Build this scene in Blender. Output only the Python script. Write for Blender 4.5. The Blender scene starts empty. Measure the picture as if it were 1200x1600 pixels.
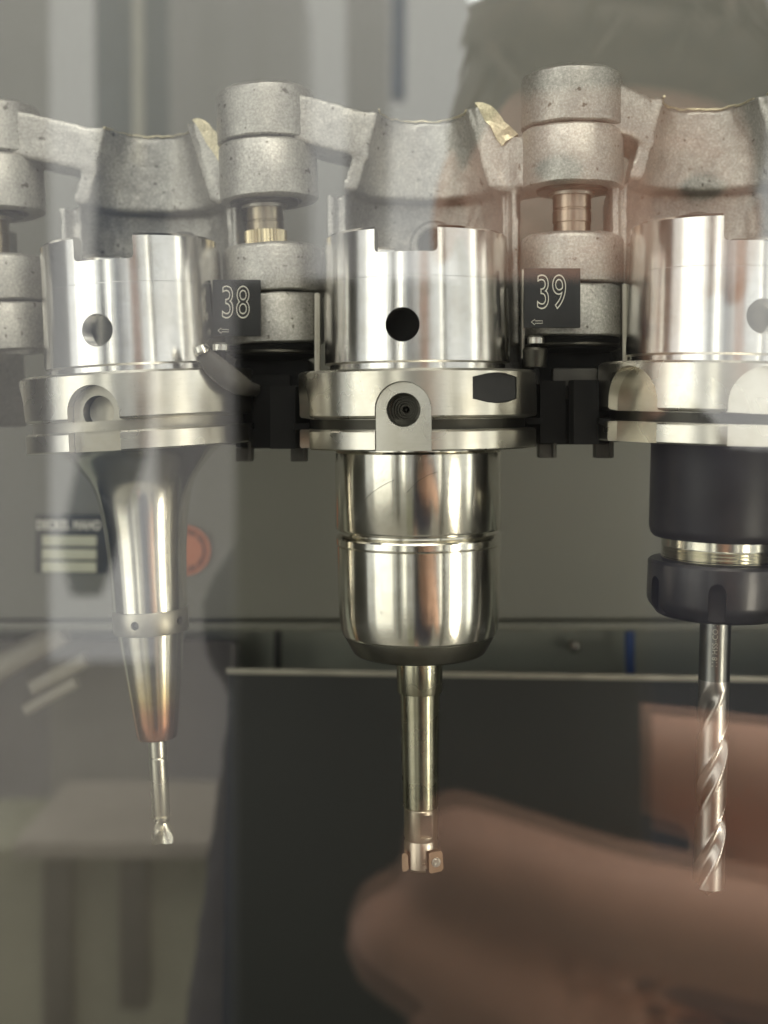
import bpy, bmesh, math, random
from mathutils import Vector, Matrix, noise
random.seed(7)
R = math.radians; PI = math.pi; S = 0.001          # every length below is in millimetres, scaled by S
sc = bpy.context.scene; COL = sc.collection

# ------------------------------------------------------------------ camera
cd = bpy.data.cameras.new('camera'); cam = bpy.data.objects.new('camera', cd); COL.objects.link(cam)
sc.camera = cam
cam.location = (0, 0, 0); cam.rotation_euler = (R(90), 0, 0)
cd.sensor_fit = 'HORIZONTAL'; cd.sensor_width = 36; cd.lens = 55.5; cd.shift_y = -0.1333
cd.clip_start = 0.004; cd.clip_end = 50
cd.dof.use_dof = True; cd.dof.focus_distance = 0.298; cd.dof.aperture_fstop = 13.0
FP = 1850.0; HY = 640.0                             # focal length in photo pixels, eye-level row
def at(px, py, D): return Vector(((px - 600) * D / FP, D, (HY - py) * D / FP))

# ------------------------------------------------------------------ world and lamps
w = bpy.data.worlds.new('World'); sc.world = w; w.use_nodes = True
bg = w.node_tree.nodes['Background']; bg.inputs[0].default_value = (0.985, 0.985, 0.985, 1); bg.inputs[1].default_value = 1.30
def area(name, loc, target, sx, sy, power, col):
    l = bpy.data.lights.new(name, 'AREA'); l.shape = 'RECTANGLE'; l.size = sx * S; l.size_y = sy * S
    l.energy = power; l.color = col
    o = bpy.data.objects.new(name, l); COL.objects.link(o)
    o.location = Vector(loc) * S
    d = (Vector(target) - Vector(loc)).normalized()
    o.rotation_euler = d.to_track_quat('-Z', 'Y').to_euler()
    return o
# machine work lamp inside, above the chain; shop windows and tubes outside; two fills added for the hand
area('machine_lamp', (-60, 150, 420), (0, 330, 0), 500, 90, 1.7, (1.0, 0.97, 0.91))
area('window_lamp', (-1500, -900, 150), (0, 300, 0), 950, 1900, 11, (1.0, 0.965, 0.87))
area('window_lamp', (-640, -1400, 250), (0, 300, 0), 130, 1500, 1.9, (1.0, 0.96, 0.84))
area('tube_lamp', (760, -1000, 200), (0, 300, 0), 110, 1500, 1.9, (1.0, 0.95, 0.84))
area('tube_lamp', (1500, -150, 200), (0, 300, 0), 200, 1700, 2.6, (1.0, 0.96, 0.82))
area('ceiling_tube', (215, -2500, 915), (215, -400, 200), 36, 130, .16, (.92, .96, 1.0))
area('ceiling_tube', (340, -2500, 930), (340, -400, 200), 110, 22, .10, (1.0, .98, .85))
area('hand_top_fill', (250, -250, 900), (60, 0, -80), 500, 500, 9, (1.0, 0.90, 0.76))  # unseen fill added overhead, aimed at the hand to brighten its reflection
area('hand_side_fill', (300, 55, -140), (30, 5, -90), 120, 120, 1.0, (1.0, 0.92, 0.78))  # small fill added beside the fingers, outside the mirrored view
sc.view_settings.view_transform = 'Standard'; sc.view_settings.look = 'None'
sc.view_settings.exposure = 0.0; sc.view_settings.gamma = 1.0

# ------------------------------------------------------------------ materials
def nt(name):
    m = bpy.data.materials.new(name); m.use_nodes = True
    n = m.node_tree; return m, n, n.nodes['Principled BSDF']
def coords(n, sx=1, sy=1, sz=1):
    t = n.nodes.new('ShaderNodeTexCoord'); mp = n.nodes.new('ShaderNodeMapping')
    mp.inputs['Scale'].default_value = (sx, sy, sz); n.links.new(t.outputs['Object'], mp.inputs[0]); return mp.outputs[0]
def noise_n(n, vec, scale, detail=3, rough=.55):
    t = n.nodes.new('ShaderNodeTexNoise'); t.inputs['Scale'].default_value = scale
    t.inputs['Detail'].default_value = detail; t.inputs['Roughness'].default_value = rough
    n.links.new(vec, t.inputs['Vector']); return t.outputs['Fac']
def ramp(n, fac, stops):
    r = n.nodes.new('ShaderNodeValToRGB'); e = r.color_ramp.elements
    e[0].position, e[0].color = stops[0][0], (*stops[0][1], 1); e[1].position, e[1].color = stops[1][0], (*stops[1][1], 1)
    for p, c in stops[2:]:
        x = e.new(p); x.color = (*c, 1)
    n.links.new(fac, r.inputs[0]); return r.outputs[0]
def mul(n, a, b, f=1.0):
    x = n.nodes.new('ShaderNodeMix'); x.data_type = 'RGBA'; x.blend_type = 'MULTIPLY'; x.inputs['Factor'].default_value = f
    n.links.new(a, x.inputs['A']); n.links.new(b, x.inputs['B']); return x.outputs['Result']
def bump(n, p, h, strength, dist):
    b = n.nodes.new('ShaderNodeBump'); b.inputs['Strength'].default_value = strength; b.inputs['Distance'].default_value = dist * S
    n.links.new(h, b.inputs['Height']); n.links.new(b.outputs[0], p.inputs['Normal'])

def m_steel(name, base, rough=.2, aniso=.75, pits=.5, turn=.5):
    """turned / ground steel: grooves run round the axis, with small pits, grime and smears"""
    m, n, p = nt(name)
    v = coords(n); vz = coords(n, 8, 8, 260)
    grime = ramp(n, noise_n(n, v, 60, 5, .65), [(.30, (.80, .78, .73)), (.62, (1, 1, 1))])
    spots = ramp(n, noise_n(n, v, 1700, 1, .5), [(.20, (.22, .19, .16)), (.26, (1, 1, 1))])
    fine = ramp(n, noise_n(n, vz, 22, 3, .6), [(.3, (.90, .90, .88)), (.7, (1.04, 1.04, 1.04))])
    rgb = n.nodes.new('ShaderNodeRGB'); rgb.outputs[0].default_value = (*base, 1)
    c = mul(n, rgb.outputs[0], grime); c = mul(n, c, spots, pits); c = mul(n, c, fine, turn)
    n.links.new(c, p.inputs['Base Color'])
    p.inputs['Metallic'].default_value = 1
    rr = n.nodes.new('ShaderNodeMapRange'); rr.inputs['To Min'].default_value = rough * .75; rr.inputs['To Max'].default_value = rough * 1.45
    n.links.new(noise_n(n, v, 90, 2, .5), rr.inputs[0]); n.links.new(rr.outputs[0], p.inputs['Roughness'])
    p.inputs['Anisotropic'].default_value = aniso; p.inputs['Anisotropic Rotation'].default_value = .25
    tg = n.nodes.new('ShaderNodeTangent'); tg.direction_type = 'RADIAL'; tg.axis = 'Z'
    n.links.new(tg.outputs[0], p.inputs['Tangent'])
    return m
M = {}
M['ground'] = m_steel('ground_steel', (.80, .79, .775), .19, .7, .35, .5)
M['polished'] = m_steel('polished_steel', (.82, .80, .73), .165, .7, .8, .35)
M['shrink'] = m_steel('shrink_steel', (.78, .76, .69), .18, .5, .35, .4)
M['flange'] = m_steel('flange_steel', (.70, .68, .62), .26, .6, .5, .6)
M['satin'] = m_steel('satin_steel', (.42, .40, .35), .40, .3, .4, .3)
M['pocket'] = m_steel('milled_pocket_steel', (.40, .38, .33), .36, .2, .4, .3)
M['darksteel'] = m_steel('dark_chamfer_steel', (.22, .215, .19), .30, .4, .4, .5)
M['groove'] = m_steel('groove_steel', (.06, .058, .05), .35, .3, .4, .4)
M['shank'] = m_steel('shank_steel', (.40, .385, .30), .24, .7, .3, 1.0)
M['cutter'] = m_steel('cutter_steel', (.50, .44, .36), .30, .2, .3, .5)
M['hss'] = m_steel('drill_steel', (.42, .395, .375), .30, .1, .2, .3)
M['hss_dark'] = m_steel('dark_drill_shank_steel', (.20, .20, .19), .30, .3, .2, .4)
M['carbide'] = m_steel('carbide_steel', (.55, .53, .46), .25, .2, .2, .4)
M['thread'] = m_steel('thread_steel', (.62, .60, .52), .18, .4, .3, .4)
M['pin'] = m_steel('pin_steel', (.40, .33, .27), .28, .5, .4, .8)
M['pin_grey'] = m_steel('worn_pin_steel', (.36, .31, .23), .30, .5, .4, .8)
M['brass'] = m_steel('brass_ring', (.66, .57, .38), .25, .2, .3, .4)
M['insert'] = m_steel('coated_insert', (.34, .24, .17), .35, .1, .5, .2)
M['screw'] = m_steel('screw_steel', (.55, .54, .5), .25, .2, .3, .3)
M['tint'] = m_steel('heat_tinted_steel', (.78, .76, .69), .20, .5, .35, .4)
def heat_tint(m):                                   # annealing colours left by the shrink-fit heating, by height on the cone
    n = m.node_tree; p = n.nodes['Principled BSDF']
    t = n.nodes.new('ShaderNodeTexCoord'); s = n.nodes.new('ShaderNodeSeparateXYZ'); n.links.new(t.outputs['Object'], s.inputs[0])
    mr = n.nodes.new('ShaderNodeMapRange'); mr.inputs['From Min'].default_value = -.061; mr.inputs['From Max'].default_value = -.0905
    ad = n.nodes.new('ShaderNodeMath'); ad.operation = 'MULTIPLY_ADD'; ad.inputs[1].default_value = .006; 
    n.links.new(noise_n(n, coords(n), 130, 2), ad.inputs[0]); n.links.new(s.outputs[2], ad.inputs[2])
    n.links.new(ad.outputs[0], mr.inputs[0])
    tint = ramp(n, mr.outputs[0], [(.22, (1, 1, 1)), (.48, (1.0, .84, .55)), (.62, (.80, .46, .30)), (.80, (.74, .36, .27)), (1.0, (.66, .36, .26))])
    old = p.inputs['Base Color'].links[0].from_socket
    n.links.new(mul(n, old, tint), p.inputs['Base Color'])
heat_tint(M['tint'])

def m_cast(name, base):
    m, n, p = nt(name); v = coords(n)
    a = ramp(n, noise_n(n, v, 1500, 3, .7), [(.30, (.66, .65, .64)), (.50, (.90, .90, .89)), (.70, (1.28, 1.27, 1.24))])
    b = ramp(n, noise_n(n, v, 70, 4, .6), [(.3, (.74, .73, .71)), (.65, (1.05, 1.04, 1.0))])
    k = ramp(n, noise_n(n, v, 420, 2, .5), [(.27, (.3, .28, .26)), (.33, (1, 1, 1))])
    rgb = n.nodes.new('ShaderNodeRGB'); rgb.outputs[0].default_value = (*base, 1)
    n.links.new(mul(n, mul(n, mul(n, rgb.outputs[0], a), b), k, ), p.inputs['Base Color'])
    p.inputs['Metallic'].default_value = .7; p.inputs['Roughness'].default_value = .44
    bump(n, p, noise_n(n, v, 1300, 4, .7), .55, .22)
    return m
M['cast'] = m_cast('cast_aluminium', (.45, .445, .43))
M['fracture'] = m_cast('broken_cast_aluminium', (.62, .57, .42))

def m_plain(name, col, rough=.5, metal=0.0, var=.15, scale=60, bmp=0.0, bscale=600, spec=.5):
    m, n, p = nt(name); v = coords(n); p.inputs['Specular IOR Level'].default_value = spec
    lo = tuple(c * (1 - var) for c in col); hi = tuple(min(1, c * (1 + var)) for c in col)
    n.links.new(ramp(n, noise_n(n, v, scale, 5, .6), [(.3, lo), (.7, hi)]), p.inputs['Base Color'])
    p.inputs['Roughness'].default_value = rough; p.inputs['Metallic'].default_value = metal
    if bmp: bump(n, p, noise_n(n, v, bscale, 3, .6), bmp, .2)
    return m
M['black_holder'] = m_plain('black_oxide_steel', (.024, .022, .022), .42, 0, .2, 90, spec=.28)
M['black_nut'] = m_plain('black_nut_steel', (.045, .043, .044), .30, .35, .2, 120, .1, 900, spec=.35)
M['plastic'] = m_plain('black_plastic', (.005, .005, .005), .6, 0, .3, 90, .1, spec=.10)
M['plastic_grey'] = m_plain('worn_grey_plastic', (.055, .052, .045), .5, 0, .25, 150, .2, spec=.3)
M['chip'] = m_plain('black_chip', (.014, .014, .015), .45, 0, .2, 150, spec=.3)
M['plate'] = m_plain('black_number_plate', (.024, .025, .026), .55, 0, .15, 200, .1, 900, spec=.25)
M['engrave'] = m_plain('engraved_line', (.70, .68, .60), .45, .2, .05)
M['panel'] = m_plain('grey_green_paint', (.148, .147, .124), .42, 0, .05, 8, .05, 250)
M['panel_edge'] = m_plain('grey_green_lip', (.12, .12, .095), .4, 0, .05)
M['cream'] = m_plain('recess_paint', (.32, .335, .28), .5, 0, .08, 8)
M['side'] = m_plain('brown_grey_cover', (.085, .075, .060), .5, .1, .2, 14)
M['inside'] = m_plain('enclosure_paint', (.065, .065, .055), .6, 0, .1, 6)
M['black_box'] = m_plain('black_cabinet_paint', (.006, .007, .005), .6, 0, .15, 12)
M['box_edge'] = m_plain('pale_cabinet_edge', (.34, .32, .26), .35, .4, .2, 60)
M['nameplate'] = m_plain('nameplate_grey', (.035, .035, .030), .5, .2, .1)
M['field'] = m_plain('nameplate_field', (.50, .50, .38), .5, 0, .08)
M['orange'] = m_plain('orange_sticker', (.46, .155, .075), .5, 0, .1, 200)
M['ink'] = m_plain('sticker_ink', (.18, .06, .03), .6)
M['blue'] = m_plain('blue_hose', (.01, .06, .24), .4)
M['bar'] = m_plain('pale_bar_paint', (.26, .24, .20), .6, 0, .1)
M['cable'] = m_plain('black_cable', (.008, .008, .008), .5)
M['scratch'] = m_plain('scratch_dark', (.10, .09, .07), .6, .5)
M['skin'] = m_plain('skin', (.76, .43, .31), .48, 0, .12, 90, .25, 900)
M['lips'] = m_plain('lips', (.42, .15, .12), .45)
M['eye'] = m_plain('eye', (.10, .07, .05), .2)
M['hair'] = m_plain('brown_hair', (.075, .048, .030), .45, 0, .7, 120, .8, 300)
M['shirt'] = m_plain('navy_cloth', (.017, .021, .050), .8, 0, .2, 30, .4, 900)
M['phone'] = m_plain('phone_case', (.006, .006, .007), .5)
M['lens'] = m_plain('lens_glass', (.01, .01, .012), .1)
M['duct'] = m_plain('dark_blue_grey_duct', (.10, .13, .20), .5)
M['post'] = m_plain('dark_post', (.06, .055, .05), .5)
M['locker'] = m_plain('bluish_locker', (.60, .585, .60), .5, 0, .05, 3)
M['bench'] = m_plain('bench_top', (.46, .42, .36), .5, 0, .1, 8)
M['benchfront'] = m_plain('bench_front', (.36, .36, .26), .5, 0, .15, 6)
M['floor'] = m_plain('workshop_floor', (.32, .30, .26), .5, 0, .1, 3)

m, n, p = nt('door_glass'); M['glass'] = m                 # clear glazing: each face mirrors a little and lets the rest through
n.nodes.remove(p); out = n.nodes['Material Output']
g = n.nodes.new('ShaderNodeBsdfGlossy'); g.inputs['Roughness'].default_value = 0.0; g.inputs['Color'].default_value = (1, .99, .97, 1)
t = n.nodes.new('ShaderNodeBsdfTransparent'); t.inputs[0].default_value = (.975, .98, .965, 1)
mx = n.nodes.new('ShaderNodeMixShader'); mx.inputs[0].default_value = .098
n.links.new(t.outputs[0], mx.inputs[1]); n.links.new(g.outputs[0], mx.inputs[2]); n.links.new(mx.outputs[0], out.inputs[0])

# ------------------------------------------------------------------ helpers
def empty(name, loc, label, cat, rot=(0, 0, 0), group=None):
    o = bpy.data.objects.new(name, None); COL.objects.link(o); o.empty_display_size = .01
    o.location = Vector(loc) * S; o.rotation_euler = rot
    o['label'] = label; o['category'] = cat
    if group: o['group'] = group
    return o
def finish(me, angle=32):
    b = bmesh.new(); b.from_mesh(me)
    for f in b.faces: f.smooth = True
    lim = R(angle)
    for e in b.edges: e.smooth = not (len(e.link_faces) != 2 or e.calc_face_angle(0) > lim)
    b.to_mesh(me); b.free()
def link(name, bm, mat, parent=None, angle=32, scale=True):
    if scale: bmesh.ops.scale(bm, vec=(S, S, S), verts=bm.verts)
    me = bpy.data.meshes.new(name); bm.to_mesh(me); bm.free(); finish(me, angle)
    me.materials.append(mat)
    o = bpy.data.objects.new(name, me); COL.objects.link(o); o.parent = parent; return o
def bake(o, angle=32):
    dg = bpy.context.evaluated_depsgraph_get(); dg.update()
    me = bpy.data.meshes.new_from_object(o.evaluated_get(dg)); o.modifiers.clear()
    old = o.data; o.data = me; bpy.data.meshes.remove(old); finish(me, angle)
def cut(o, *bms, angle=32):
    tmp = []
    for bm in bms:
        bmesh.ops.scale(bm, vec=(S, S, S), verts=bm.verts)
        bmesh.ops.recalc_face_normals(bm, faces=bm.faces)
        me = bpy.data.meshes.new('cutter'); bm.to_mesh(me); bm.free()
        c = bpy.data.objects.new('cutter', me); COL.objects.link(c); tmp.append(c)
        if o.parent: c.parent = o.parent
        md = o.modifiers.new('cut', 'BOOLEAN'); md.operation = 'DIFFERENCE'; md.object = c; md.solver = 'EXACT'
    bpy.context.view_layer.update(); bake(o, angle)
    for c in tmp:
        me = c.data; bpy.data.objects.remove(c); bpy.data.meshes.remove(me)
def lathe(prof, seg=128, bm=None, mat=None):
    """profile of (r, z); closes on the axis where r = 0"""
    bm = bm or bmesh.new(); rings = []
    for r, z in prof:
        if r < 1e-6: rings.append([bm.verts.new((0, 0, z))])
        else: rings.append([bm.verts.new((r * math.cos(2 * PI * i / seg), r * math.sin(2 * PI * i / seg), z)) for i in range(seg)])
    new = [v for r in rings for v in r]
    closed = len(rings[0]) > 1
    pairs = list(zip(rings, rings[1:])) + ([(rings[-1], rings[0])] if closed else [])
    for a, b in pairs:
        for i in range(seg):
            j = (i + 1) % seg
            q = [a[i % len(a)], a[j % len(a)], b[j % len(b)], b[i % len(b)]]
            u = []
            for v in q:
                if v not in u: u.append(v)
            if len(u) > 2: bm.faces.new(u)
    if mat is not None: bmesh.ops.transform(bm, matrix=mat, verts=new)
    bmesh.ops.recalc_face_normals(bm, faces=bm.faces)
    return bm
def cyl(r, z0, z1, seg=96, ch=.25): 
    return lathe([(0, z1), (r - ch, z1), (r, z1 - ch), (r, z0 + ch), (r - ch, z0), (0, z0)], seg)
def prism(pts, d0, d1, M4, bm=None):
    """pts (a, b) in a plane, swept from d0 to d1 along the third axis, then moved by M4"""
    bm = bm or bmesh.new()
    a = [bm.verts.new(M4 @ Vector((x, y, d0))) for x, y in pts]; b = [bm.verts.new(M4 @ Vector((x, y, d1))) for x, y in pts]
    n = len(pts)
    bm.faces.new(a); bm.faces.new(b[::-1])
    for i in range(n): bm.faces.new([a[i], b[i], b[(i + 1) % n], a[(i + 1) % n]])
    bmesh.ops.recalc_face_normals(bm, faces=bm.faces)
    return bm
def radial(phi, z=0):
    """frame: x = to the right seen from the front, y = up, z = outwards at angle phi (deg, 0 = towards the viewer)"""
    f = R(phi); out_ = Vector((math.sin(f), -math.cos(f), 0)); right = Vector((math.cos(f), math.sin(f), 0)); up = Vector((0, 0, 1))
    m = Matrix.Identity(4)
    for i, c in enumerate((right, up, out_)):
        for j in range(3): m[j][i] = c[j]
    m[2][3] = z
    return m
def ushape(r, zc, zb, seg=24):
    return [(-r, zb)] + [(-r * math.cos(PI * i / seg), zc + r * math.sin(PI * i / seg)) for i in range(seg + 1)] + [(r, zb)]
def disc(r, seg=40, cx=0, cy=0): return [(cx + r * math.cos(2 * PI * i / seg), cy + r * math.sin(2 * PI * i / seg)) for i in range(seg)]
def boxbm(x0, x1, y0, y1, z0, z1, bev=0, bm=None):
    b = bmesh.new() if bm is None else bm
    vs = [b.verts.new((x, y, z)) for x in (x0, x1) for y in (y0, y1) for z in (z0, z1)]
    for q in ((0, 1, 3, 2), (4, 6, 7, 5), (0, 4, 5, 1), (2, 3, 7, 6), (0, 2, 6, 4), (1, 5, 7, 3)): b.faces.new([vs[i] for i in q])
    bmesh.ops.recalc_face_normals(b, faces=b.faces)
    if bev: bmesh.ops.bevel(b, geom=list({e for v in vs for e in v.link_edges}), offset=bev, segments=2, affect='EDGES', profile=.6)
    return b
def tube(pts, r, seg=10, bm=None, cap=True):
    bm = bm or bmesh.new(); pts = [Vector(p) for p in pts]; rings = []; prev = None
    for i, p in enumerate(pts):
        d = (pts[min(i + 1, len(pts) - 1)] - pts[max(i - 1, 0)]).normalized()
        if prev is None:
            u = d.orthogonal().normalized()
        else: u = (prev - d * prev.dot(d)).normalized()
        prev = u; v = d.cross(u); rr = r[i] if hasattr(r, '__len__') else r
        rings.append([bm.verts.new(p + (u * math.cos(2 * PI * k / seg) + v * math.sin(2 * PI * k / seg)) * rr) for k in range(seg)])
    for a, b in zip(rings, rings[1:]):
        for k in range(seg): bm.faces.new([a[k], a[(k + 1) % seg], b[(k + 1) % seg], b[k]])
    if cap: bm.faces.new(rings[0][::-1]); bm.faces.new(rings[-1])
    bmesh.ops.recalc_face_normals(bm, faces=bm.faces)
    return bm
def text_mesh(body, size, xs, outline=0.0, extrude=0.0, spacing=1.0, bold=0.0):
    """lettering as a mesh in its own x-y plane, centred; size in mm"""
    c = bpy.data.curves.new('text', 'FONT'); c.body = body; c.size = size; c.align_x = 'CENTER'; c.align_y = 'CENTER'
    c.space_character = spacing; c.resolution_u = 6
    c.offset = bold
    if outline: c.fill_mode = 'NONE'; c.bevel_depth = outline; c.bevel_resolution = 1
    else: c.extrude = extrude
    o = bpy.data.objects.new('text', c); COL.objects.link(o)
    dg = bpy.context.evaluated_depsgraph_get(); dg.update()
    me = bpy.data.meshes.new_from_object(o.evaluated_get(dg)); bpy.data.objects.remove(o)
    bm = bmesh.new(); bm.from_mesh(me); bpy.data.meshes.remove(me)
    bmesh.ops.scale(bm, vec=(xs, 1, 1), verts=bm.verts)
    return bm
FRONT = Matrix(((1, 0, 0, 0), (0, 0, -1, 0), (0, 1, 0, 0), (0, 0, 0, 1)))    # x right, y up, z towards the viewer

# ------------------------------------------------------------------ the three tool holders
def shank_and_flange(t, phi, hole_phi, small_pocket=None, big=(), chip=None, steel='ground'):
    tp = link('taper_shank', lathe([(0, 16), (18.4, 16), (18.4, 44.8), (19.2, 45.6), (23.5, 45.6), (24.2, 44.9), (24.24, 33.1), (24.32, 33.0), (24.6, 12.2), (23.4, 11.7), (23.4, 10.0), (0, 10.0)], 192), M[steel], t)
    nb = [(-7.85, 60), (-7.85, 39.9), (-7.5, 39.3), (-6.9, 39.0), (6.9, 39.0), (7.5, 39.3), (7.85, 39.9), (7.85, 60)]
    cut(tp, prism(nb, 8, 30, radial(phi)), prism(nb, 8, 30, radial(phi + 180)), prism(disc(4.25), 10, 30, radial(hole_phi, 21)))
    lip = link('hole_edge', lathe([(4.2, -.25), (4.55, -.25), (4.55, .05), (4.25, .05)], 48, None, radial(hole_phi, 21) @ Matrix.Translation((0, 0, 24.05))), M['groove'], t)
    bpy.data.objects.remove(lip)
    ring = link('face_gap', cyl(23.2, 9.6, 11.9, 128, .05), M['groove'], t)
    up = link('flange', lathe([(0, 10), (30.9, 10), (31.5, 9.4), (31.5, -1.4), (31.1, -1.9), (28.4, -2.3), (28.4, -4.9), (31.1, -5.0), (31.5, -5.4), (31.5, -9.6), (31.1, -10), (0, -10)], 192), M['flange'], t)
    cs = []
    if small_pocket is not None: cs.append(prism(ushape(6.9, 0, -14), 20, 40, radial(small_pocket)))
    for a, r_, pl in big: cs.append(prism(ushape(r_, 0, -14), pl, 45, radial(a)))
    if chip is not None:
        cw = [(-7.3, -2.7), (-7.3, 2.7), (-3, 3.6), (0, 3.8), (3, 3.6), (7.3, 2.7), (7.3, -2.7), (3, -3.6), (0, -3.8), (-3, -3.6)]
        cs.append(prism(cw, 26, 40, radial(chip, 5.2)))
    n_before = len(up.data.polygons)
    if cs: cut(up, *cs)
    # dark floor of the gripping groove
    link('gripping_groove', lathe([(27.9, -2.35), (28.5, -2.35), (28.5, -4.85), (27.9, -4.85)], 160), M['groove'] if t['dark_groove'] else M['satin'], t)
    if chip is not None:
        link('data_chip', prism([(x * .98, y * .97) for x, y in cw], 26.1, 30.3, radial(chip, 5.2)), M['chip'], t)
    return tp, up

GT = 'tool holders hanging in the chain magazine'
# --- middle
t = empty('tool_holder', at(652, 640, 315) , 'large polished chuck tool holder with slim milling cutter in the middle', 'tool holder', (0, R(-.5), 0), GT)
t['dark_groove'] = 1
MID = t
shank_and_flange(t, -7.8, -9.8, -8, [(-78, 8.6, 26.5), (172, 8.6, 26.5)], 37)
del t['dark_groove']
boss = link('key_boss', prism(ushape(6.75, 0, -9.95), 22, 29.9, radial(-8)), M['flange'], t)
cut(boss, prism(disc(4.15), 24, 40, radial(-8)))
link('set_screw', lathe([(0, .2), (.5, .9), (.9, .2), (1.5, .2), (1.6, .9), (2.1, .9), (2.2, 1.6), (2.7, 1.6), (2.8, 2.3), (3.3, 2.3), (3.4, 3.1), (3.8, 3.2), (3.9, 4.6), (4.13, 4.6), (4.13, -.5), (0, -.5)], 56, None, radial(-8) @ Matrix.Translation((0, 0, 24.6))), M['groove'], t)
link('chuck_body', lathe([(0, -9.6), (20.4, -9.6), (20.4, -10.6), (21.6, -10.8), (22.0, -11.2), (22.0, -31.0), (21.7, -31.5), (0, -31.5)], 192), M['polished'], t)
link('clamping_ring', lathe([(0, -31.3), (20.6, -31.3), (20.5, -31.8), (20.8, -32.6), (21.6, -33.3), (21.9, -33.7), (21.9, -35.2), (21.5, -35.35), (21.45, -35.6), (21.7, -35.8),
      (21.65, -41), (21.55, -48), (21.35, -53), (21.05, -56.5), (20.5, -58.9), (20.2, -59.4), (0, -59.6)], 192), M['polished'], t, 11)
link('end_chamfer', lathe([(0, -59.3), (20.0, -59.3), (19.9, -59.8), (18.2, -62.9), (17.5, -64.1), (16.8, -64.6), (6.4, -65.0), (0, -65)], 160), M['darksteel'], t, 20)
link('reducing_sleeve', lathe([(0, -64), (6.0, -64), (6.1, -64.4), (6.1, -74.6), (5.9, -75), (0, -75)], 96), M['shank'], t)
def shrink_line(r0, z0, r1, z1, n=8): return [(r0 + (r1 - r0) * i / n, z0 + (z1 - z0) * i / n) for i in range(n + 1)]
link('cutter_shank', lathe([(0, -74.5)] + shrink_line(5.3, -74.9, 4.7, -105.2) + [(4.35, -105.6), (0, -105.6)], 96), M['shank'], t)
head = link('cutter_neck', lathe([(0, -105.5), (4.3, -105.5), (4.5, -105.8), (4.55, -113.2), (4.1, -114.3), (0, -114.5)], 96), M['cutter'], t)
cut(head, boxbm(-.2, 6, -6, -3.5, -112.6, -106.6))
hd = link('cutter_head', lathe([(0, -114), (4.2, -114), (4.5, -114.8), (4.6, -121.0), (4.2, -121.6), (0, -121.2)], 96), M['cutter'], t)
cut(hd, boxbm(1.0, 7, -7, -2.0, -123, -115.8), boxbm(-7, -2.9, -7, -1.2, -123, -116.2), boxbm(.2, 1.4, -7, -3.0, -119.6, -118.0))
def insert(t, cx, cy, z0, z1, w_, mat, ang, screw):
    b = prism([(-w_, z0 + .5), (-w_ + .4, z0), (w_ - .5, z0 + .3), (w_ + .1, z0 + 1), (w_ - .1, z1 - .6), (w_ - .6, z1), (-w_ + .5, z1 - .1), (-w_, z1 - .6)], -.8, .8, Matrix.Translation((cx, cy, 0)) @ Matrix.Rotation(R(ang), 4, 'Z') @ FRONT)
    i = link('cutting_insert', b, M[mat], t)
    if screw:
        link('insert_screw', lathe([(0, .15), (.35, .15), (.4, .45), (.85, .45), (1.0, .1), (1.25, .1), (1.3, -.3), (0, -.3)], 28, None, Matrix.Translation((cx, cy, (z0 + z1) / 2)) @ Matrix.Rotation(R(ang), 4, 'Z') @ FRONT @ Matrix.Translation((0, 0, .9))), M['screw'], i)
insert(t, 3.6, -3.1, -121.8, -116.1, 1.9, 'insert', 14, True)
insert(t, -4.0, -2.3, -121.8, -116.8, .9, 'insert', -25, False)
# fine scratches on the chuck
def scratch(pts, r):
    q = []
    for i in range(len(pts) - 1):
        for k in range(8):
            f = k / 8; a = pts[i][0] * (1 - f) + pts[i + 1][0] * f; z = pts[i][1] * (1 - f) + pts[i + 1][1] * f
            q.append((r * math.sin(R(a)), -r * math.cos(R(a)), z + random.uniform(-.05, .05)))
    return q
bm = tube(scratch([(-40, -22.8), (-33, -20.6), (-24, -18.6), (-16, -17.2)], 22.0), [.05 + .05 * random.random() for _ in range(24)], 4)
bm = tube(scratch([(-9, -20.6), (-2, -17.8), (5, -16.2), (12, -15.4)], 22.0), [.05 + .05 * random.random() for _ in range(24)], 4, bm)
for k in range(40):
    a = random.gauss(-22, 12); z = random.uniform(-29, -13); d = random.uniform(.5, 2.5)
    bm = tube(scratch([(a, z), (a + d, z + d * random.uniform(-.5, .9))], 22.0), .03, 4, bm)
for k in range(16):
    a = random.gauss(15, 22); z = random.uniform(-56, -38); d = random.uniform(.5, 2.0)
    bm = tube(scratch([(a, z), (a + d, z + d * random.uniform(-1, .9))], 21.62), .03, 4, bm)
s = link('scratches', bm, M['scratch'], t); s['kind'] = 'stuff'

link('bore_shade_lining', lathe([(14, 17), (18.2, 17), (18.2, 36), (14, 36)], 64), M['plastic'], MID)  # black insert added to darken the hole, shade put into its colour
link('bore_shade_plug', lathe([(0, 30), (14, 30), (14, 29), (0, 29)], 48), M['plastic'], MID)  # black disc added with it, standing in for shade inside the bore
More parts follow.
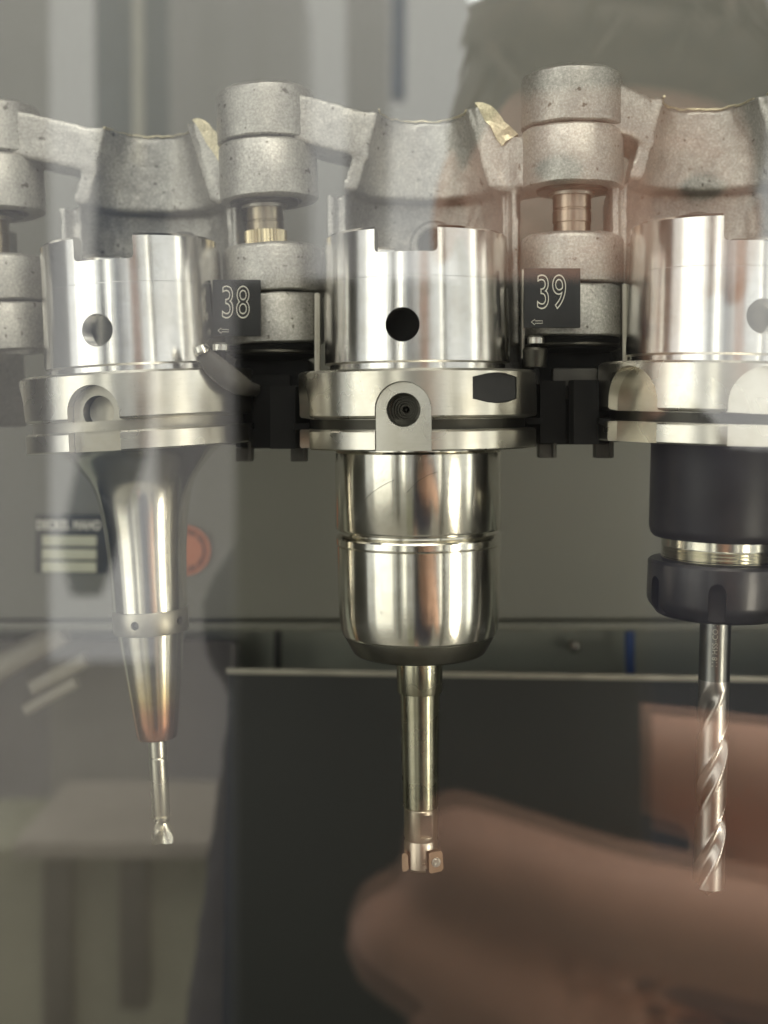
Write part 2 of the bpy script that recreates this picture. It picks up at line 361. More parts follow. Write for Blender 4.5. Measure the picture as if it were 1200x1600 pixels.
# --- left: shrink-fit holder
t = empty('tool_holder', at(218, 642, 327), 'shrink fit tool holder with flared cone tapering to a copper tinted tip', 'tool holder', (0, R(-3.1), 0), GT)
t['dark_groove'] = 0
shank_and_flange(t, -6, -11.5, -10.2, [(-74, 8.6, 26.5), (165, 8.6, 26.5)])
del t['dark_groove']
boss = link('key_boss', prism(ushape(6.8, 0, -9.95), 20, 27.3, radial(-10.2)), M['pocket'], t)
cut(boss, prism(disc(4.2), 18, 40, radial(-10.2)))
link('hole_plug', lathe([(0, 0), (3.0, .3), (4.15, .8), (4.15, -.5), (0, -.5)], 40, None, radial(-10.2) @ Matrix.Translation((0, 0, 22.6))), M['pocket'], t)
prof = [(0, -9.8), (23.5, -9.8), (21.2, -11.2), (19.0, -13.2), (17.1, -15.5), (15.4, -17.6), (14.2, -19.4), (13.1, -22.5), (12.4, -25.5), (11.9, -28.5), (11.3, -33), (10.8, -38), (10.4, -46), (10.15, -54.4), (0, -54.5)]
link('flared_cone', lathe(prof, 160), M['shrink'], t)
rg = link('screw_ring', lathe([(0, -54.3), (10.2, -54.5), (10.35, -54.8), (10.3, -60.3), (10.0, -60.8), (0, -61)], 128), M['satin'], t)
cs = [prism(disc(1.15, 24), 6, 14, radial(a, -57.6)) for a in (-13, 60, 140, 230)]
cut(rg, *cs)
for a in (-13, 60):
    link('balance_screw', lathe([(0, -.4), (.8, -.2), (1.14, .3), (1.14, -1), (0, -1)], 20, None, radial(a, -57.6) @ Matrix.Translation((0, 0, 8.6))), M['groove'], t)
link('heat_tinted_nose', lathe([(0, -60.5)] + shrink_line(9.05, -60.9, 5.55, -89.6) + [(5.2, -90.3), (4.4, -90.5), (0, -90.5)], 128), M['tint'], t)
def fluted(R0, z0, z1, pitch, cut_d, nz, lead, point, hand=1, seg=72, ph0=0.0, land=.55, blunt=False):
    """body of revolution with two helical flutes between z0 (top) and z1 (tip)"""
    bm = bmesh.new(); rings = []
    for i in range(nz + 1):
        z = z0 + (z1 - z0) * i / nz; ph = ph0 + hand * 2 * PI * (z - z0) / pitch
        k = min(1, max(0, (z0 - z) / lead)); k = k * k * (3 - 2 * k)
        tip = 1.0 if blunt else min(1, max(.03, (z - z1) / point))
        ring = []
        for j in range(seg):
            a = 2 * PI * j / seg; u = ((a - ph) % PI) / PI          # 0..1 over one land + flute
            if u < land: r = R0 * (1.0 if u < .09 or u > land - .03 else 1 - .025 * k)
            else:
                q = (u - land) / (1 - land); r = R0 * (1 - cut_d * k * math.sin(PI * min(1, q ** .75)) ** .8)
            r = min(r, R0 * (.30 + .70 * tip)) if not blunt else r
            if not blunt: r *= min(1, .04 + tip * 1.02) if tip < 1 else 1
            ring.append(bm.verts.new((r * math.cos(a), r * math.sin(a), z)))
        rings.append(ring)
    for a, b in zip(rings, rings[1:]):
        for j in range(seg): bm.faces.new([a[j], a[(j + 1) % seg], b[(j + 1) % seg], b[j]])
    bm.faces.new(rings[0]); bm.faces.new(rings[-1][::-1])
    bmesh.ops.recalc_face_normals(bm, faces=bm.faces)
    return bm
link('end_mill_shank', lathe([(0, -90), (2.45, -90), (2.45, -95.4), (2.3, -95.6), (2.5, -95.9), (2.5, -100), (2.45, -112.0), (1.9, -113.6), (0, -114)], 64), M['carbide'], t)
link('end_mill_flutes', fluted(2.95, -111.9, -119.4, 26, .82, 34, 1.2, 1, 1, 64, 1.5, .26, True), M['carbide'], t, 24)

# --- right: black collet holder
t = empty('tool_holder', at(1127, 632, 306), 'collet tool holder with black body, slotted black nut and long twist drill', 'tool holder', (0, R(1.5), 0), GT)
t['dark_groove'] = 1
shank_and_flange(t, 2, 6.3, None, [(3.2, 8.8, 28.6), (-60, 8.8, 27.2), (183, 8.8, 27)])
del t['dark_groove']
link('holder_body', lathe([(0, -9.7), (17.4, -9.7), (17.5, -10.4), (17.5, -31.8), (17.0, -33.6), (16.2, -34.4), (0, -34.4)], 160), M['black_holder'], t)
thr = [(0, -34.2), (14.2, -34.2), (14.2, -36.6)]
z = -36.8
while z > -43.5: thr += [(14.3, z), (13.8, z - .42), (14.3, z - .84)]; z -= .86
link('collet_thread', lathe(thr + [(0, z)], 128), M['thread'], t, 20)
nut = link('collet_nut', lathe([(0, -39.9), (14.6, -39.9), (16.9, -40.2), (17.5, -40.9), (17.6, -50.0), (17.2, -51.4), (15.2, -54.0), (14.2, -54.5), (5.2, -54.6), (0, -54.6)], 160), M['black_nut'], t)
cut(nut, *[prism([(-x, -z2) for x, z2 in ushape(2.1, -43.8 + 0, 60, 12)] if False else [(-2.1, -60), (-2.1, -46.2), (-1.7, -45.1), (-.9, -44.3), (0, -44.1), (.9, -44.3), (1.7, -45.1), (2.1, -46.2), (2.1, -60)], 15.4, 22, radial(a)) for a in (-15, 45, 105, 165, 225, 285)])
link('collet', lathe([(0, -54.2), (5.6, -54.2), (5.6, -55.2), (4.6, -55.9), (0, -55.9)], 64), M['darksteel'], t)
dr = link('twist_drill', fluted(3.95, -71, -127.0, 42, .42, 190, 7, 2.6, 1, 96, 2.3, .60), M['hss'], t, 28)
ds = link('drill_shank', lathe([(0, -55), (3.95, -55), (3.95, -71.0), (0, -71.0)], 96), M['hss_dark'], t)
tx = text_mesh('118 HSS-CO II', 1.9, 1.0, 0, .01)
bmesh.ops.transform(tx, matrix=Matrix.Rotation(R(90), 4, 'Z'), verts=tx.verts)
for v in tx.verts:                                  # wrap the print round the shank
    a = v.co.x / 4.0 - .26; zz = v.co.y - 61.6; v.co = Vector((3.985 * math.sin(a), -3.985 * math.cos(a), zz))
link('lettering', tx, M['engrave'], ds)

# ------------------------------------------------------------------ chain links, pins, grippers, number plates
# stations are the hinge axes between tools; (x, depth, dz, tilt)
ST = [(-192.5, 360, -4.5, 3.5), (-112.0, 347, -2.4, 3.4), (-31.2, 335, -.8, 2.6), (51.4, 324, .6, 0), (128.5, 318, 1.6, -1.2)]
TL = [(-150, 339), (-68.2, 327), (8.9, 315), (87.2, 306)]
BR = 13.9
def remesh(o, vox, smooth=2, rough=.0, rs=60):
    md = o.modifiers.new('r', 'REMESH'); md.mode = 'VOXEL'; md.voxel_size = vox * S; md.use_smooth_shade = True
    if smooth:
        sm = o.modifiers.new('s', 'SMOOTH'); sm.iterations = smooth; sm.factor = .5
    bake(o, 180)
    if rough:
        me = o.data
        nn = [v.vector.copy() for v in me.vertex_normals]
        for v, nv in zip(me.vertices, nn):
            q = v.co / S
            v.co += nv * rough * S * (noise.noise(q * .35) + .5 * noise.noise(q * 1.1))
def chain_link(i, label):
    a, b = ST[i], ST[i + 1]; tx_, ty = TL[i]
    A = Vector((a[0], a[1], 0)); B = Vector((b[0], b[1], 0)); O = Vector((tx_, ty, (a[2] + b[2]) / 2))
    th = math.atan2(b[1] - a[1], b[0] - a[0])
    root = empty('chain_link', O, label, 'chain link', (0, 0, th), 'cast links of the tool magazine chain')
    inv = Matrix.Rotation(-th, 4, 'Z')
    la = inv @ (A - Vector((tx_, ty, 0))); lb = inv @ (B - Vector((tx_, ty, 0)))
    za, zb = a[2] - O.z, b[2] - O.z; ta, tb = math.tan(R(a[3])), math.tan(R(b[3]))
    ax = lambda z: la.x - ta * (z - 33); bx = lambda z: lb.x - tb * (z - 33)
    def barrel(x, y, z0, z1, tilt, ch=.9):
        m4 = Matrix.Translation((x, y, (z0 + z1) / 2)) @ Matrix.Rotation(R(-tilt), 4, 'Y')
        h = (z1 - z0) / 2
        bm = lathe([(0, h), (BR - ch * 1.6, h), (BR - .35, h - ch * .8), (BR, h - ch * 1.8), (BR, -h + .5), (BR - .6, -h + .05), (9.2, -h), (8.8, -h + 1.2), (6.4, -h + 1.2), (0, -h + 1.2)], 72, None, m4)
        for v in bm.verts:
            v.co += Vector((noise.noise(v.co * .18), noise.noise(v.co * .18 + Vector((9, 0, 0))), noise.noise(v.co * .22 + Vector((0, 7, 0))))) * .28
        return link('hinge_barrel', bm, M['cast'], root, 40)
    barrel(ax(83), la.y, 75.6 + za, 91 + za, a[3], 1.6)
    barrel(bx(67), lb.y, 59.4 + zb, 75.2 + zb, b[3], .5)
    barrel(ax(40), la.y, 33.2 + za, 46.6 + za, a[3], .9)
    barrel(bx(26), lb.y, 19.0 + zb, 32.8 + zb, b[3], .5)
    # cast saddle: upper block with a half-round pocket round the tool, lower wall set back, arms to the barrels
    I4 = Matrix.Identity(4)
    bm = bmesh.new()
    def pocket(w_, vf, rad, cv, back, wb, dep=None):
        pts = [(-w_, vf)]; dep = dep or rad
        n_ = 24
        for k in range(n_ + 1):
            t_ = PI * k / n_; pts.append((-rad * math.cos(t_), cv + dep * math.sin(t_) ** .8))
        return pts + [(w_, vf), (wb, back), (-wb, back)]
    tp_ = pocket(15.8, 13.4, 12.2, 14.5, 36, 16, 15); bt_ = pocket(22.3, 11.5, 18.2, 13, 43, 21, 17)
    ra = [bm.verts.new((x_, y_, 83.6)) for x_, y_ in tp_]; rb = [bm.verts.new((x_, y_, 61)) for x_, y_ in bt_]
    bm.faces.new(ra); bm.faces.new(rb[::-1])
    for k in range(len(ra)): bm.faces.new([ra[k], rb[k], rb[(k + 1) % len(ra)], ra[(k + 1) % len(ra)]])
    XZ = Matrix(((1, 0, 0, 0), (0, 0, 1, 0), (0, 1, 0, 0), (0, 0, 0, 1)))
    prism([(14.6, 83.6), (17.2, 83.6), (26.0, 74.6), (26.2, 66), (24, 60), (20.5, 60)], 12.6, 32, XZ, bm)
    low = pocket(27, 20, 22, 16, 50, 25)
    prism(low, -2, 61, I4, bm)
    prism([(-26.5, 12), (-24.8, 12), (-22, 30), (-26, 36)], 18, 60, I4, bm); prism([(24.8, 12), (26.5, 12), (26, 36), (22, 30)], 18, 60, I4, bm)
    # arms
    def arm(p0, p1, z00, z01, z10, z11, d0=11, d1=13):
        vs = []
        for (x, y), za_, zb_, d in ((p0, z00, z01, d0), (p1, z10, z11, d1)):
            for yy in (-d, d):
                for z in (za_, zb_): vs.append(bm.verts.new((x, y + yy, z)))
        for q in ((0, 1, 3, 2), (4, 6, 7, 5), (0, 4, 5, 1), (2, 3, 7, 6), (0, 2, 6, 4), (1, 5, 7, 3)): bm.faces.new([vs[k] for k in q])
    arm((ax(83) + 2, la.y), (-14.8, 26), 76.6 + za, 90 + za, 70, 83.2, 11.5, 12.2)
    arm((bx(67) - 2, lb.y), (22.5, 24), 60.4 + zb, 73.6 + zb, 60.6, 74.5, 11.5, 11.0)
    arm((ax(40) + 2, la.y), (-20, 34), 34.5 + za, 45.6 + za, 33, 47, 10, 10)
    arm((bx(26) - 2, lb.y), (20, 34), 20 + zb, 32 + zb, 19, 34, 10, 10)
    shear = math.tan(R([3.5, 3.3, .3, 0][i]))
    for v in bm.verts:
        if abs(v.co.x) < 27.5: v.co.x -= shear * (v.co.z - 33)
    bmesh.ops.recalc_face_normals(bm, faces=bm.faces)
    body = link('cast_saddle', bm, M['cast'], root)
    bpy.context.view_layer.update()
    remesh(body, .8, 2, .22)
    # thin bright burr left along the upper front edge of the saddle
    bp = [(x_ - shear * 51 + random.uniform(-.15, .15), y_ - .1, 83.7 + random.uniform(-.25, .35)) for x_, y_ in tp_[1:-4]]
    link('casting_burr', tube(bp, [random.uniform(.12, .42) for _ in bp], 6), M['fracture'], root, 30)
    # round bore in the back wall
    link('bore_ring', lathe([(4.4, .2), (5.2, .9), (6.6, .9), (7.2, .2), (7.2, -1), (4.4, -1)], 48, None, Matrix.Translation((1.0, 37.3, 49)) @ FRONT), M['cast'], root, 60)
    link('bore', lathe([(0, 0), (4.5, .3), (4.5, -1), (0, -1)], 40, None, Matrix.Translation((1.0, 37.0, 49)) @ FRONT), M['groove'], root)
    # broken-off gate of the casting on the right rib
    g_ = bmesh.new()
    q0 = [Vector((14.8, 12.9, 84.2)), Vector((18.6, 12.6, 84.0)), Vector((26.6, 12.4, 75.2)), Vector((22.0, 12.2, 72.3))]
    nn = 7
    grid = []
    for u in range(nn + 1):
        row = []
        for v in range(4):
            e0 = q0[0].lerp(q0[3], u / nn); e1 = q0[1].lerp(q0[2], u / nn); c_ = e0.lerp(e1, v / 3)
            row.append(g_.verts.new(c_ + Vector((random.uniform(-.3, .3), random.uniform(-.9, -.1), random.uniform(-.35, .5)))))
        grid.append(row)
    back = [[g_.verts.new(v.co + Vector((0, 4.5, -.8))) for v in row] for row in grid]
    for u in range(nn):
        for v in range(3):
            g_.faces.new([grid[u][v], grid[u + 1][v], grid[u + 1][v + 1], grid[u][v + 1]]); g_.faces.new([back[u][v], back[u][v + 1], back[u + 1][v + 1], back[u + 1][v]])
    for u in range(nn):
        for v in (0, 3): g_.faces.new([grid[u][v], grid[u + 1][v], back[u + 1][v], back[u][v]])
    for v in range(3):
        for u in (0, nn): g_.faces.new([grid[u][v], grid[u][v + 1], back[u][v + 1], back[u][v]])
    for v in g_.verts: v.co.x -= shear * (v.co.z - 33)
    bmesh.ops.recalc_face_normals(g_, faces=g_.faces)
    link('broken_gate', g_, M['fracture'], root, 20)
    # lower pin of the right-hand hinge belongs to this link
    return root, bx, lb, zb, tb
LAB = ['leftmost cast aluminium chain link, mostly out of frame', 'cast aluminium chain link with saddle behind the shrink fit tool holder',
       'cast aluminium chain link with saddle behind the middle chuck tool holder', 'cast aluminium chain link with saddle behind the black collet tool holder at right']
PINL = {1: ('worn steel hinge pin at the left edge of the magazine', 'pin_grey'), 2: ('grey hinge pin with brass knurled ring above number plate 38', 'pin_grey'), 3: ('brownish hinge pin with two bands above number plate 39', 'pin'), 4: ('hinge pin outside', 'pin')}
for i in range(1, 4): chain_link(i, LAB[i])
# extra barrels seen at the left edge come with the station's left neighbour
chain_link(0, LAB[0])
for k in (1, 2, 3):
    x, y, dz, tl = ST[k]
    lab, mt = PINL[k]
    r_ = empty('hinge_pin', (x, y, dz), lab, 'hinge pin', (0, R(-tl), 0), 'hinge pins of the tool magazine chain')
    off = Matrix.Translation((0, 0, 0))
    link('pin_shaft', lathe([(0, 61), (5.2, 61), (5.2, 54.2), (5.0, 54.0), (5.0, 53.6), (5.25, 53.4), (5.25, 50.4), (5.05, 50.2), (5.05, 46), (0, 46)], 64), M[mt], r_)
    link('snap_ring', lathe([(5.3, 59.6), (9.6, 59.9), (9.8, 59.2), (9.6, 58.6), (5.3, 58.4)], 64), M['groove'], r_)
    link('pin_collar', lathe([(0, 58.8), (6.3, 58.8), (6.4, 58.4), (6.2, 57.6), (0, 57.6)], 64), M['satin'], r_)
    if k == 2:
        bm = bmesh.new(); rr = []
        for z in (51.2, 47.4):
            rr.append([bm.verts.new(((5.75 + .28 * (j % 2)) * math.cos(2 * PI * j / 72), (5.75 + .28 * (j % 2)) * math.sin(2 * PI * j / 72), z)) for j in range(72)])
        for j in range(72): bm.faces.new([rr[0][j], rr[0][(j + 1) % 72], rr[1][(j + 1) % 72], rr[1][j]])
        bm.faces.new(rr[0]); bm.faces.new(rr[1][::-1]); bmesh.ops.recalc_face_normals(bm, faces=bm.faces)
        link('knurled_ring', bm, M['brass'], r_, 10)

def arc_jaw(cx, cy, r0, r1, a0, a1, z0, z1, n_=14):
    """curved finger round a tool flange; angles in degrees, plan view"""
    pts = [(cx + r1 * math.cos(R(a0 + (a1 - a0) * k / n_)), cy + r1 * math.sin(R(a0 + (a1 - a0) * k / n_))) for k in range(n_ + 1)]
    pts += [(cx + (r0 + (r1 - r0) * .0) * math.cos(R(a1 + (a0 - a1) * k / n_)), cy + r0 * math.sin(R(a1 + (a0 - a1) * k / n_))) for k in range(n_ + 1)]
    return prism(pts, z0, z1, Matrix.Identity(4))
GL = {1: 'black plastic tool gripper at the left edge', 2: 'black gripper with slanting grey lever beside the shrink fit tool holder', 3: 'black gripper with round stop pin left of the black collet tool holder'}
for k in (2, 3):
    x, y, dz, tl = ST[k]
    gr = empty('tool_gripper', (x, y, dz), GL[k], 'tool gripper', (0, 0, 0), 'black grippers between the tools')
    L = (TL[k - 1][0] - x, TL[k - 1][1] - y); Rr = (TL[k][0] - x, TL[k][1] - y)
    link('gripper_cap', lathe([(0, 19.0), (12.8, 19.0), (13.0, 18.4), (12.2, 15.8), (9, 14.6), (0, 14.4)], 64), M['plastic'], gr)
    link('retaining_ring', lathe([(10.2, 17.4), (13.0, 17.2), (13.2, 16.6), (12.8, 16.2), (10.2, 16.4)], 64), M['groove'], gr)
    link('gripper_block', boxbm(-10.5, 10.5, -6, 34, -10.0, 15, 1.6), M['plastic'], gr)
    link('gripper_rib', boxbm(-6.5, 5.5, -9.0, -5.5, 2.2, 10.5, .8), M['plastic'] if k == 2 else M['plastic_grey'], gr)
    link('gripper_rib', boxbm(-8.8, 8.8, -7.4, -5.5, -8.6, 1.0, .8), M['plastic'], gr)
    link('jaw', arc_jaw(L[0], L[1], 32.4, 39, -6, 62, -9.5, 7.0), M['plastic'], gr)
    link('jaw', arc_jaw(Rr[0], Rr[1], 32.4, 39, 118, 186, -9.5, 7.0), M['plastic'], gr)
    link('jaw_tongue', arc_jaw(L[0], L[1], 28.9, 33, -10, 40, -4.4, -2.8), M['plastic'], gr)
    link('jaw_tongue', arc_jaw(Rr[0], Rr[1], 28.9, 33, 140, 190, -4.4, -2.8), M['plastic'], gr)
    for sx in (-1, 1):
        f = link('foot', boxbm(sx * 7.6 - 2.3, sx * 7.6 + 2.3, -7.2, -2, -13.6, -9.8, .4), M['plastic_grey'], gr)
        link('foot_rib', boxbm(sx * 7.6 + 1.3, sx * 7.6 + 2.3, -8.4, -7.0, -13.4, -8.0, .2), M['plastic_grey'], gr)
    link('cross_bar', boxbm(-3, 5.5, -9.8, -8.8, 4.6, 5.8, .3), M['chip'], gr)
    # pawl lever and its screws at the left
    if k == 2:
        lv = tube([(-15.2, -31.5, 15.2), (-12.8, -31, 12.4), (-9.6, -29, 9.6), (-6.6, -25, 7.4), (-5, -18, 6.4), (-4, -6, 6)], [2.0, 2.9, 3.1, 2.8, 2.0, 1.8], 20)
        for v in lv.verts: v.co.y = -31 + (v.co.y + 31) * .7 if v.co.y < -20 else v.co.y
        link('pawl_lever', lv, M['plastic_grey'], gr, 60)
        link('lever_tip', lathe([(0, 1.9), (1.9, 1.5), (2.2, 0), (1.9, -.6), (0, -.8)], 32, None, Matrix.Translation((-15.3, -31.8, 15.6)) @ Matrix.Rotation(R(-25), 4, 'Y')), M['screw'], gr)
    else:
        link('stop_pin', lathe([(0, 17.2), (2.9, 17.0), (3.3, 16.4), (3.1, 13.5), (2.8, 12.0), (0, 11.8)], 40, None, Matrix.Translation((-12.0, -15, -1.5))), M['groove'], gr)
    link('screw_head', lathe([(0, .9), (1.6, .8), (2.2, .3), (2.2, -1.2), (0, -1.2)], 32, None, Matrix.Translation((-11.8 if k == 2 else -11.9, -22.8 if k == 2 else -15.8, 17.6 if k == 2 else 17.8))), M['screw'], gr)
    link('screw_stem', lathe([(0, 4), (1.2, 4), (1.2, -8), (0, -8)], 20, None, Matrix.Translation((-11.8 if k == 2 else -11.9, -22.4 if k == 2 else -15.2, 14))), M['plastic'], gr)
    link('side_post', boxbm(12.0, 13.6, -9, -6, 8, 33, .5), M['satin'], gr)

def number_plate(px0, px1, py0, py1, D, num, label):
    c = at((px0 + px1) / 2, (py0 + py1) / 2, D); W = (px1 - px0) * D / FP; H = (py1 - py0) * D / FP
    r_ = empty('number_plate', c, label, 'number plate', (0, 0, 0), 'numbered plates on the magazine')
    link('plate', boxbm(-W / 2, W / 2, 0, 1.1, -H / 2, H / 2, .15), M['plate'], r_)
    tm = text_mesh(num, H * .80, .64, .18, 0, 1.05)
    bmesh.ops.transform(tm, matrix=Matrix.Translation((-.3, -.02, H * .07)) @ FRONT, verts=tm.verts)
    link('engraved_number', tm, M['engrave'], r_, 60)
    aw = [(-1.5, 0), (-.55, .75), (-.55, .32), (1.4, .32), (1.4, -.32), (-.55, -.32), (-.55, -.75), (-1.5, 0), (-.9, .46)]
    ab = tube([(x_ - W * .27, -.02, z_ - H * .405) for x_, z_ in aw], .075, 6)
    link('engraved_arrow', ab, M['engrave'], r_, 60)
    return r_
number_plate(332, 407, 437, 525, 318, '38', 'black number plate reading 38 with engraved arrow, fixed to the left hinge barrel')
number_plate(819, 907, 419, 512, 306.5, '39', 'black number plate reading 39 with engraved arrow, fixed to the right hinge barrel')
# plate bracket rail, a bright edge along the left of plate 39
pl = empty('plate_bracket', at(817, 480, 312), 'thin bright metal strip beside the left edge of number plate 39', 'bracket')
link('strip', boxbm(-.3, .5, 0, 3, -13.5, 10, .15), M['satin'], pl)

# ------------------------------------------------------------------ machine behind the tools
def struct(name, bm, mat, parent=None):
    o = link(name, bm, mat, parent)
    if parent is None: o['kind'] = 'structure'
    return o
PD = 455
pz = lambda py, D: (HY - py) * D / FP
pxx = lambda px, D: (px - 600) * D / FP
fp = empty('rear_panel', (0, PD, 0), 'grey green painted machine panel with rolled lower edge behind the tools', 'panel')
link('sheet', boxbm(-420, 420, 0, 14, pz(968, PD), 330, 1.5), M['panel'], fp)
link('lower_lip', boxbm(-420, 420, -3.5, 14, pz(984, PD), pz(970, PD), 1.4), M['panel_edge'], fp)
struct('recess_wall', boxbm(-420, 420, PD + 70, PD + 76, -420, 60), M['cream'])
struct('enclosure_wall', boxbm(-1006, -1000, 84, 700, -420, 420), M['inside'])
struct('enclosure_wall', boxbm(1000, 1006, 84, 700, -420, 420), M['inside'])
struct('enclosure_ceiling', boxbm(-1000, 1000, 84, 700, 424, 430), M['inside'])
struct('enclosure_floor', boxbm(-1000, 1000, 84, 700, -430, -424), M['inside'])
struct('enclosure_back', boxbm(-1000, 1000, 694, 700, -420, 420), M['inside'])
# black cabinet
CDp = 470
cb = empty('black_cabinet', at(780, 1250, CDp), 'black box cabinet with bright top edge below the rear panel', 'cabinet', (0, R(.9), 0))
lx0 = -(780 - 352) * CDp / FP
link('cabinet_body', boxbm(lx0, 220, 0, 5, -230, (1250 - 1058) * CDp / FP, .8), M['black_box'], cb)
link('pale_top_edge', boxbm(lx0 - .3, 220, -.8, 1.2, (1250 - 1058) * CDp / FP - .2, (1250 - 1051) * CDp / FP, .3), M['box_edge'], cb)  # top edge strip in a paler colour than the body
sd = empty('side_cover', at(150, 1300, PD + 50), 'brownish grey side cover left of the black cabinet', 'cover')
k2 = (PD + 50) / FP
link('cover_sheet', boxbm(-420 * k2, 222 * k2, 0, 3, -420 * k2, 300 * k2, .8), M['side'], sd)
link('cover_flange', boxbm(216 * k2, 222 * k2, -9, 0, -420 * k2, 300 * k2, .8), M['side'], sd)
# things in the recess
def thing_mesh(name, bm, mat, label, cat, group=None):
    o = link(name, bm, mat); o['label'] = label; o['category'] = cat
    if group: o['group'] = group
    return o
D2 = PD + 55
thing_mesh('cable', tube([at(435, 975, D2), at(434, 1010, D2), at(433, 1070, D2)], 1.7, 12), M['cable'], 'short black vertical cable in the gap below the rear panel', 'cable')
thing_mesh('blue_hose', tube([at(984, 985, D2), at(984, 1030, D2), at(986, 1090, D2)], 2.1, 12), M['blue'], 'short blue vertical hose in the gap left of the twist drill', 'hose')
c = at(897, 1010, PD + 60)
sw = thing_mesh('panel_screw', lathe([(0, 2), (1.6, 1.8), (2.6, .8), (2.8, 0), (2.8, -2), (0, -2)], 32, None, Matrix.Translation(c) @ FRONT), M['screw'], 'small round steel screw head in the gap below the rear panel', 'screw')
# maker's plate
r_ = empty('nameplate', at(112, 850, PD - 1), 'dark maker nameplate with three blank light fields reading DECKEL MAHO', 'nameplate', (0, R(.5), 0))
k_ = (PD - 2) / FP
link('plate', boxbm(-57 * k_, 57 * k_, 0, 1, -46 * k_, 46 * k_, .2), M['nameplate'], r_)
for j, yy in enumerate((846, 867, 887)):
    link('blank_field', boxbm(-46 * k_, 39 * k_, -.25, .2, (850 - yy - 4) * k_ - 3.0 * k_, (850 - yy + 9) * k_, .05), M['field'], r_)
tm = text_mesh('DECKEL MAHO', 20 * k_ * 1.0, .70, 0, .1, 1.06, .14)
bmesh.ops.transform(tm, matrix=Matrix.Translation((-5 * k_, -.2, 29 * k_)) @ FRONT, verts=tm.verts)
link('lettering', tm, M['engrave'], r_)
r_ = empty('round_sticker', at(290, 860, PD - 1), 'round orange sticker half hidden behind the shrink fit cone', 'sticker')
link('sticker_disc', prism(disc(39 * k_, 56), 0, .5, FRONT), M['orange'], r_)
bm = lathe([(33 * k_, .7), (34.5 * k_, .7), (34.5 * k_, .3), (33 * k_, .3)], 56, None, FRONT)
for j in range(26):
    a = R(-80 + j * 7); 
    if j % 5 == 4: continue
    prism([(29 * k_ * math.cos(a) + x_, 29 * k_ * math.sin(a) + y_) for x_, y_ in ((-.45, -.9), (.45, -.9), (.45, .9), (-.45, .9))], .45, .62, FRONT, bm)
link('print', bm, M['ink'], r_)
# light clamp rods low on the left
r_ = empty('tool_rods', at(80, 1020, PD + 20), 'pale blurred metal bars leaning at the far left below the nameplate', 'bars', (0, 0, 0))
for (x0, y0, x1, y1, rad) in ((-30, 1060, 100, 985, 5.5), (50, 1075, 135, 1030, 3.2), (40, 1110, 120, 1065, 2.6)):
    p0 = at(x0, y0, PD + 20) - at(80, 1020, PD + 20); p1 = at(x1, y1, PD + 20) - at(80, 1020, PD + 20)
    link('bar', tube([p0, p1], rad, 20), M['bar'], r_)

# ------------------------------------------------------------------ the glazed door between camera and tools
d = link('door_window', boxbm(-995, 995, 90, 94, -415, 415), M['glass']); d['label'] = 'clear glass door window with faint reflections in front of the tools'; d['category'] = 'window'

# ------------------------------------------------------------------ what the glass and the chrome mirror: photographer with phone, bits of workshop
def capsule(bm, p0, p1, r0, r1, seg=14):
    p0 = Vector(p0); p1 = Vector(p1); d = (p1 - p0); L = d.length; u = d.normalized()
    pts, rs = [], []
    for k in range(6): a = PI / 2 * k / 6; pts.append(p0 - u * r0 * math.cos(a)); rs.append(max(.05, r0 * math.sin(a)))
    for k in range(5): pts.append(p0 + d * k / 4); rs.append(r0 + (r1 - r0) * k / 4)
    for k in range(1, 7): a = PI / 2 * k / 6; pts.append(p1 + u * r1 * math.sin(a)); rs.append(max(.05, r1 * math.cos(a)))
    tube(pts, rs, seg, bm)
def ellipsoid(bm, c, r, rot=None):
    m4 = Matrix.Translation(c) @ (rot or Matrix.Identity(4)) @ Matrix.Diagonal((*r, 1))
    bmesh.ops.create_icosphere(bm, subdivisions=4, radius=1, matrix=m4)
def chainc(bm, pts, rs):
    for k in range(len(pts) - 1): capsule(bm, pts[k], pts[k + 1], rs[k], rs[k + 1])
person = empty('person', (100, -470, -300), 'person in a dark navy shirt holding a phone up, mirrored faintly in the glass', 'person')
PO = Vector((100, -470, -300))
b = bmesh.new()
HC = Vector((112, -437, 100)); tiltm = Matrix.Rotation(R(8), 4, 'Y') @ Matrix.Rotation(R(-6), 4, 'X')
def hp(x, y, z): return HC + (tiltm @ Vector((x, y, z)))
ellipsoid(b, hp(0, -8, 22), (76, 94, 92), tiltm); ellipsoid(b, hp(0, 22, -42), (56, 62, 76), tiltm); ellipsoid(b, hp(0, 46, -92), (24, 26, 20), tiltm)
capsule(b, hp(0, 84, 12), hp(0, 102, -22), 8, 12); ellipsoid(b, hp(-13, 92, -26), (9, 9, 8)); ellipsoid(b, hp(13, 92, -26), (9, 9, 8))
capsule(b, hp(-34, 74, 28), hp(-12, 84, 26), 8, 8); capsule(b, hp(34, 74, 28), hp(12, 84, 26), 8, 8)
ellipsoid(b, hp(0, 74, -56), (24, 14, 10)); ellipsoid(b, hp(-42, 52, -20), (20, 22, 16)); ellipsoid(b, hp(42, 52, -20), (20, 22, 16))
for s_ in (-1, 1): ellipsoid(b, hp(s_ * 78, -6, -4), (8, 18, 32), tiltm)
capsule(b, hp(0, -20, -70), (108, -490, -80), 56, 62)
ellipsoid(b, (105, -500, -250), (165, 95, 210)); ellipsoid(b, (105, -500, -480), (150, 98, 200)); capsule(b, (-45, -505, -120), (255, -500, -84), 52, 52)
